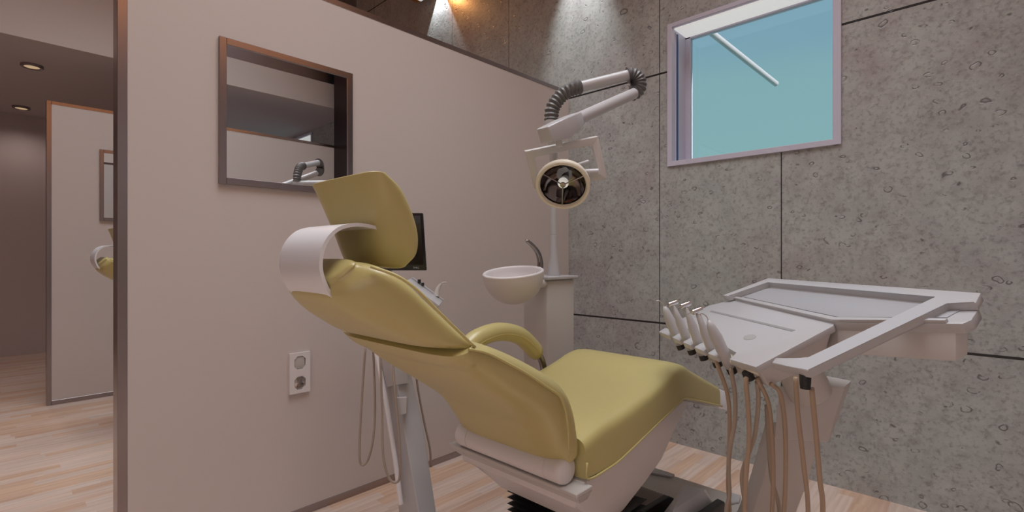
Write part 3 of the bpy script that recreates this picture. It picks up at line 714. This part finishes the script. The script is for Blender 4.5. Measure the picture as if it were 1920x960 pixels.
# ------------------------------------------------------------------ delivery unit with tilted instrument tray
O = V((1.357, .430, .916)); U = V((-.622, -.783, 0)).normalized()
th = R(25); hh = V((-U.y, U.x, 0)); VV = hh*math.cos(th)+V((0, 0, math.sin(th))); NN = U.cross(VV)
if NN.z < 0: NN = -NN
def T(u, v, n=0): return O+U*u+VV*v+NN*n
def slab(bm, pts, n0, n1, bev=.002, down=False):
    lowp = [T(u, v, n0) for u, v in pts]; up_ = [T(u, v, n1) for u, v in pts]
    add_poly_prism(bm, lowp, up_, bev, 2)
dl = thing('delivery_unit', 'white dentist delivery unit with tilted tray at right foreground', 'dental unit', (1.9, .55, 0))
TOPP = [(0, -.002), (0, .237), (.0, .256), (-.515, .292), (-.592, .228), (-.61, .05), (-.585, .035)]
def panel(bm):
    # front edge with notches for the handpieces
    notch = [-.530, -.425, -.325, -.225, -.120]; front = [(-.592, .050), (-.596, -.005)]
    d = .105
    for i, u in enumerate(notch):
        w = .030
        front += [(u-w, -.006), (u-w*.45, -.002)] if False else []
    pts = [(.002, 0), (.004, .240), (-.012, .262), (-.520, .296), (-.592, .228), (-.602, .075), (-.30, .055), (-.175, .036), (-.122, .030), (-.108, -.006)]
    slab(bm, pts, -.018, 0)
part('instrument_panel', M['white'], dl, panel)
def slot(bm): slab(bm, [(-.526, .200), (-.074, .188), (-.078, .178), (-.524, .191)], -.002, .0012, .0005)
part('panel_slot', mat('slot_grey', (.30, .30, .30), .5), dl, slot)
def notches(bm):
    us = [-.585, -.480, -.394, -.312, -.224, -.143]
    for a_, b_ in zip(us, us[1:]):
        f0 = -.05*a_-.026; w0, w1 = a_+.012, b_-.012
        if a_ == -.585: w0 = a_
        slab(bm, [(w0, f0), (w1, f0-.002), (w1+.002, f0+.030), (w0-.004, f0+.034)], -.018, .002, .005)
part('instrument_holder', M['white'], dl, notches)
part('holder_rail', M['shell'], dl, lambda bm: slab(bm, [(-.585, .020), (.0, -.001), (-.09, .092), (-.59, .10)], -.028, -.0165, .003))
def hollow(bm):
    n = 18; c = (-.172, .108)
    slab(bm, [(c[0]+.022*math.cos(2*math.pi*k/n), c[1]+.016*math.sin(2*math.pi*k/n)) for k in range(n)], -.001, .0012, .0004)
part('round_recess', mat('recess_grey', (.40, .39, .39), .5), dl, hollow)
def rear_tray(bm):
    slab(bm, [(-.500, .286), (.0, .250), (.268, .325), (.272, .345), (.250, .395), (-.44, .400), (-.500, .360)], -.020, .004)
    # raised lip
    L_ = [(-.512, .300), (-.010, .262), (.238, .328), (.240, .318), (-.006, .250), (-.516, .289)]
    slab(bm, L_, .004, .012, .0015)
part('rear_tray', M['white'], dl, rear_tray)
part('tray_mat', mat('grey_tray_mat', (.40, .40, .425), .4), dl, lambda bm: slab(bm, [(-.485, .312), (-.012, .276), (.225, .340), (.225, .380), (-.43, .388)], .003, .0062, .001))
def wing_body(bm):
    top = [(-.45, .29), (0, .252), (.250, .322), (.250, .355), (.22, .385), (-.43, .385)]
    up_ = [T(u, v, -.016) for u, v in top]; lowp = [V((p.x, p.y, p.z-.065)) for p in up_]
    add_poly_prism(bm, lowp, up_, .003, 2)
part('tray_body', M['offwhite'], dl, wing_body)
def underbody(bm):
    a = [(-.50, .03), (-.02, .015), (-.005, .235), (-.10, .29), (-.48, .27)]
    up_ = [T(u, v, -.018) for u, v in a]; lowp = [T(u*.80-.022, v*.75+.02, -.086) for u, v in a]
    add_poly_prism(bm, lowp, up_, .004, 2)
part('tray_underbody', M['offwhite'], dl, underbody)
def chandle(bm):
    out = [(.050, .040), (.062, .012), (.118, .014), (.178, .030), (.203, .350), (.262, .372), (.262, .392), (.232, .428), (-.455, .432), (-.515, .400), (-.545, .262), (-.50, .262),
           (-.478, .380), (-.44, .402), (.150, .398), (.140, .120), (.125, .052), (.100, .046)]
    out = [(.055, .030), (.068, .008), (.120, .014), (.176, .020), (.205, .372), (.258, .385), (.236, .430), (-.490, .432), (-.552, .275), (-.515, .275), (-.455, .403), (.165, .398), (.130, .062), (.105, .046)]
    slab(bm, out, .004, .024, .003)
part('grab_handle', M['white'], dl, chandle)
part('handle_end', M['black'], dl, add_tube, [T(.150, .026, .004), T(.150, .026, .004)+V((0, 0, -.022)), T(.150, .026, .004)+V((0, 0, -.032))], lambda t: .0125-.002*t, 16)
# pedestal (leaning limb)
#PED
def blk(pix):
    pass
def pedestal_head(bm):
    a = [(1.639, 0.453, 0.809), (1.777, 0.308, 0.809), (1.911, 0.313, 0.801), (1.996, 0.441, 0.789)]
    b = [(1.651, 0.47, 0.641), (1.741, 0.346, 0.639), (1.863, 0.363, 0.615), (1.964, 0.475, 0.579)]
    add_poly_prism(bm, b, a, .006, 2)
part('pedestal_head', M['offwhite'], dl, pedestal_head)
def limb(bm):
    st = [[(1.739, 0.522, 0.66), (1.652, 0.469, 0.69), (1.756, 0.359, 0.69), (1.85, 0.42, 0.66)], [(1.807, 0.596, 0.428), (1.734, 0.527, 0.468), (1.839, 0.417, 0.475), (1.93, 0.49, 0.44)], [(1.861, 0.655, 0.277), (1.798, 0.577, 0.328), (1.901, 0.468, 0.328), (2.0, 0.55, 0.28)], [(1.95, 0.72, 0.0), (1.875, 0.65, 0.0), (1.985, 0.537, 0.0), (2.08, 0.62, 0.0)]]
    vs = [[bm.verts.new(p) for p in r] for r in st]; fs = []
    for q, w in zip(vs, vs[1:]):
        for k in range(4): fs.append(bm.faces.new((q[k], q[(k+1) % 4], w[(k+1) % 4], w[k])))
    fs.append(bm.faces.new(vs[0])); fs.append(bm.faces.new(vs[-1][::-1]))
    bmesh.ops.bevel(bm, geom=list({e for f in fs for e in f.edges}), offset=.008, segments=2, affect='EDGES', profile=.5)
part('pedestal', M['offwhite'], dl, limb)
part('swivel_post', M['offwhite'], dl, add_tube, [(1.70, .385, .79), (1.62, .42, .93)], .06, 24)
#INSTR
exec_instr = True
# ferrule point, head point, kind, hose points
def hp(kind, fer, headp, lab, hosep):
    fer = V(fer); headp = V(headp); d = (headp-fer).normalized(); L_ = (headp-fer).length
    t = thing('handpiece' if kind != 'syringe' else 'air_syringe', lab, 'dental instrument', fer, 'instruments standing in the tray holder')
    part('connector', M['black'], t, add_tube, [fer-d*.020, fer-d*.019, fer-d*.003, fer-d*.002], lambda q: .0135 if 0.1 < q < .9 else .0115, 20)
    if kind == 'syringe':
        part('body', M['white'], t, add_tube, [fer-d*.002, fer+d*L_*.30, fer+d*L_*.62, fer+d*L_*.85, fer+d*L_*.97], lambda q: (.0125, .0165, .0175, .012, .005)[round(q*4)], 18, smooth=180)
        e1 = fer+d*L_*.96; up_ = V((-.3, .35, .9)).normalized()
        part('nozzle', M['chrome'], t, add_tube, smooth_path([e1, e1+d*.010+up_*.004, e1+d*.016+V((-.008, .008, .006)), e1+d*.014+V((-.016, .018, .008))], 4), .0016, 8, smooth=180)
    else:
        part('body', M['white'], t, add_tube, [fer-d*.002, fer+d*L_*.30, fer+d*L_*.55, fer+d*L_*.70, fer+d*L_*.94], lambda q: (.0125, .0150, .0145, .0100, .0065)[round(q*4)], 18, smooth=180)
        ax = V((.73, -.60, .33)).normalized(); c = fer+d*L_*.97
        part('head', M['chrome'], t, add_tube, [c-ax*.016, c-ax*.014, c+ax*.014, c+ax*.018], lambda q: (.006, .0085, .0085, .0075)[round(q*3)], 16)
        part('bur', M['chrome'], t, add_tube, [c-ax*.015, c-ax*.030], .0014, 8)
    return t
def hosepart(t, pts, m):
    part('hose', m, t, add_tube, smooth_path(pts, 8), .0062, 12, smooth=180)
HP = [
    ((1.687, 0.788, 0.889), (1.642, 0.824, 1.027)),
    ((1.632, 0.723, 0.888), (1.58, 0.764, 1.046)),
    ((1.578, 0.66, 0.886), (1.53, 0.698, 1.049)),
    ((1.52, 0.594, 0.884), (1.47, 0.634, 1.04)),
    ((1.467, 0.533, 0.882), (1.413, 0.576, 1.021)),
    ((1.405, 0.463, 0.88), (1.405, 0.463, 0.88)),
]
HOSES = {
    'A': [(1.503, 0.582, 0.872), (1.543, 0.569, 0.784), (1.568, 0.571, 0.682), (1.585, 0.582, 0.506), (1.609, 0.586, 0.395), (1.659, 0.606, 0.245), (1.759, 0.636, 0.3)],
    'B': [(1.459, 0.527, 0.871), (1.487, 0.527, 0.803), (1.507, 0.534, 0.72), (1.518, 0.552, 0.626), (1.535, 0.562, 0.553), (1.558, 0.568, 0.472), (1.571, 0.583, 0.41), (1.621, 0.603, 0.254), (1.721, 0.633, 0.3)],
    'C': [(1.394, 0.465, 0.866), (1.419, 0.468, 0.786), (1.441, 0.473, 0.702), (1.456, 0.486, 0.578), (1.474, 0.496, 0.477), (1.524, 0.516, 0.296), (1.624, 0.546, 0.3)],
    'D': [(1.424, 0.447, 0.862), (1.448, 0.451, 0.803), (1.463, 0.464, 0.712), (1.475, 0.481, 0.657), (1.485, 0.499, 0.61), (1.5, 0.512, 0.555), (1.528, 0.512, 0.451), (1.578, 0.532, 0.28), (1.678, 0.562, 0.3)],
    'E': [(1.413, 0.444, 0.875), (1.455, 0.429, 0.806), (1.484, 0.428, 0.716), (1.509, 0.431, 0.6), (1.528, 0.439, 0.477), (1.578, 0.459, 0.296), (1.678, 0.489, 0.3)],
    'F': [(1.407, 0.407, 0.867), (1.445, 0.396, 0.836), (1.476, 0.393, 0.746), (1.499, 0.397, 0.613), (1.518, 0.406, 0.492), (1.568, 0.426, 0.305), (1.668, 0.456, 0.3)],
    'G': [(1.395, 0.347, 0.896), (1.421, 0.348, 0.798), (1.454, 0.343, 0.662), (1.485, 0.34, 0.528), (1.535, 0.36, 0.327), (1.635, 0.39, 0.3)],
    'H': [(1.298, 0.29, 0.898), (1.327, 0.288, 0.79), (1.356, 0.286, 0.672), (1.385, 0.286, 0.585), (1.435, 0.306, 0.363), (1.535, 0.336, 0.3)],
    'I': [(1.528, 0.454, 0.775), (1.552, 0.457, 0.677), (1.581, 0.456, 0.551), (1.619, 0.445, 0.441), (1.669, 0.465, 0.273), (1.769, 0.495, 0.3)],
}

labs = ['leftmost instrument, fat white syringe with thin hooked tip', 'second instrument from the left, slim white with chrome cylinder head', 'middle white handpiece with ribbed chrome head, third of five',
        'fourth handpiece from the left with pointed chrome head', 'rightmost instrument, largest white syringe, nearest the tray surface']
kinds = ['syringe', 'drill', 'drill', 'drill', 'syringe']
for k in range(5):
    t = hp(kinds[k], HP[k][0], HP[k][1], labs[k], None)
    if k == 3: hosepart(t, [HP[3][0]]+HOSES['A'], M['hose'])
    if k == 4: hosepart(t, [HP[4][0]]+HOSES['B'], M['hose2'])
f6 = V(HP[5][0]); d6 = NN
part('hose_connector', M['black'], dl, add_tube, [f6-d6*.013, f6-d6*.011, f6+d6*.011, f6+d6*.013], lambda q: .0135 if 0.1 < q < .9 else .0115, 20)
part('hose', M['hose'], dl, add_tube, smooth_path([HP[5][0]]+HOSES['C'], 8), .0062, 12, smooth=180)
for k, m_ in (('D', 'hose2'), ('E', 'hose'), ('F', 'hose'), ('G', 'hose'), ('H', 'hose'), ('I', 'hose2')):
    part('hose', M[m_], dl, add_tube, smooth_path(HOSES[k], 8), .0058, 12, smooth=180)
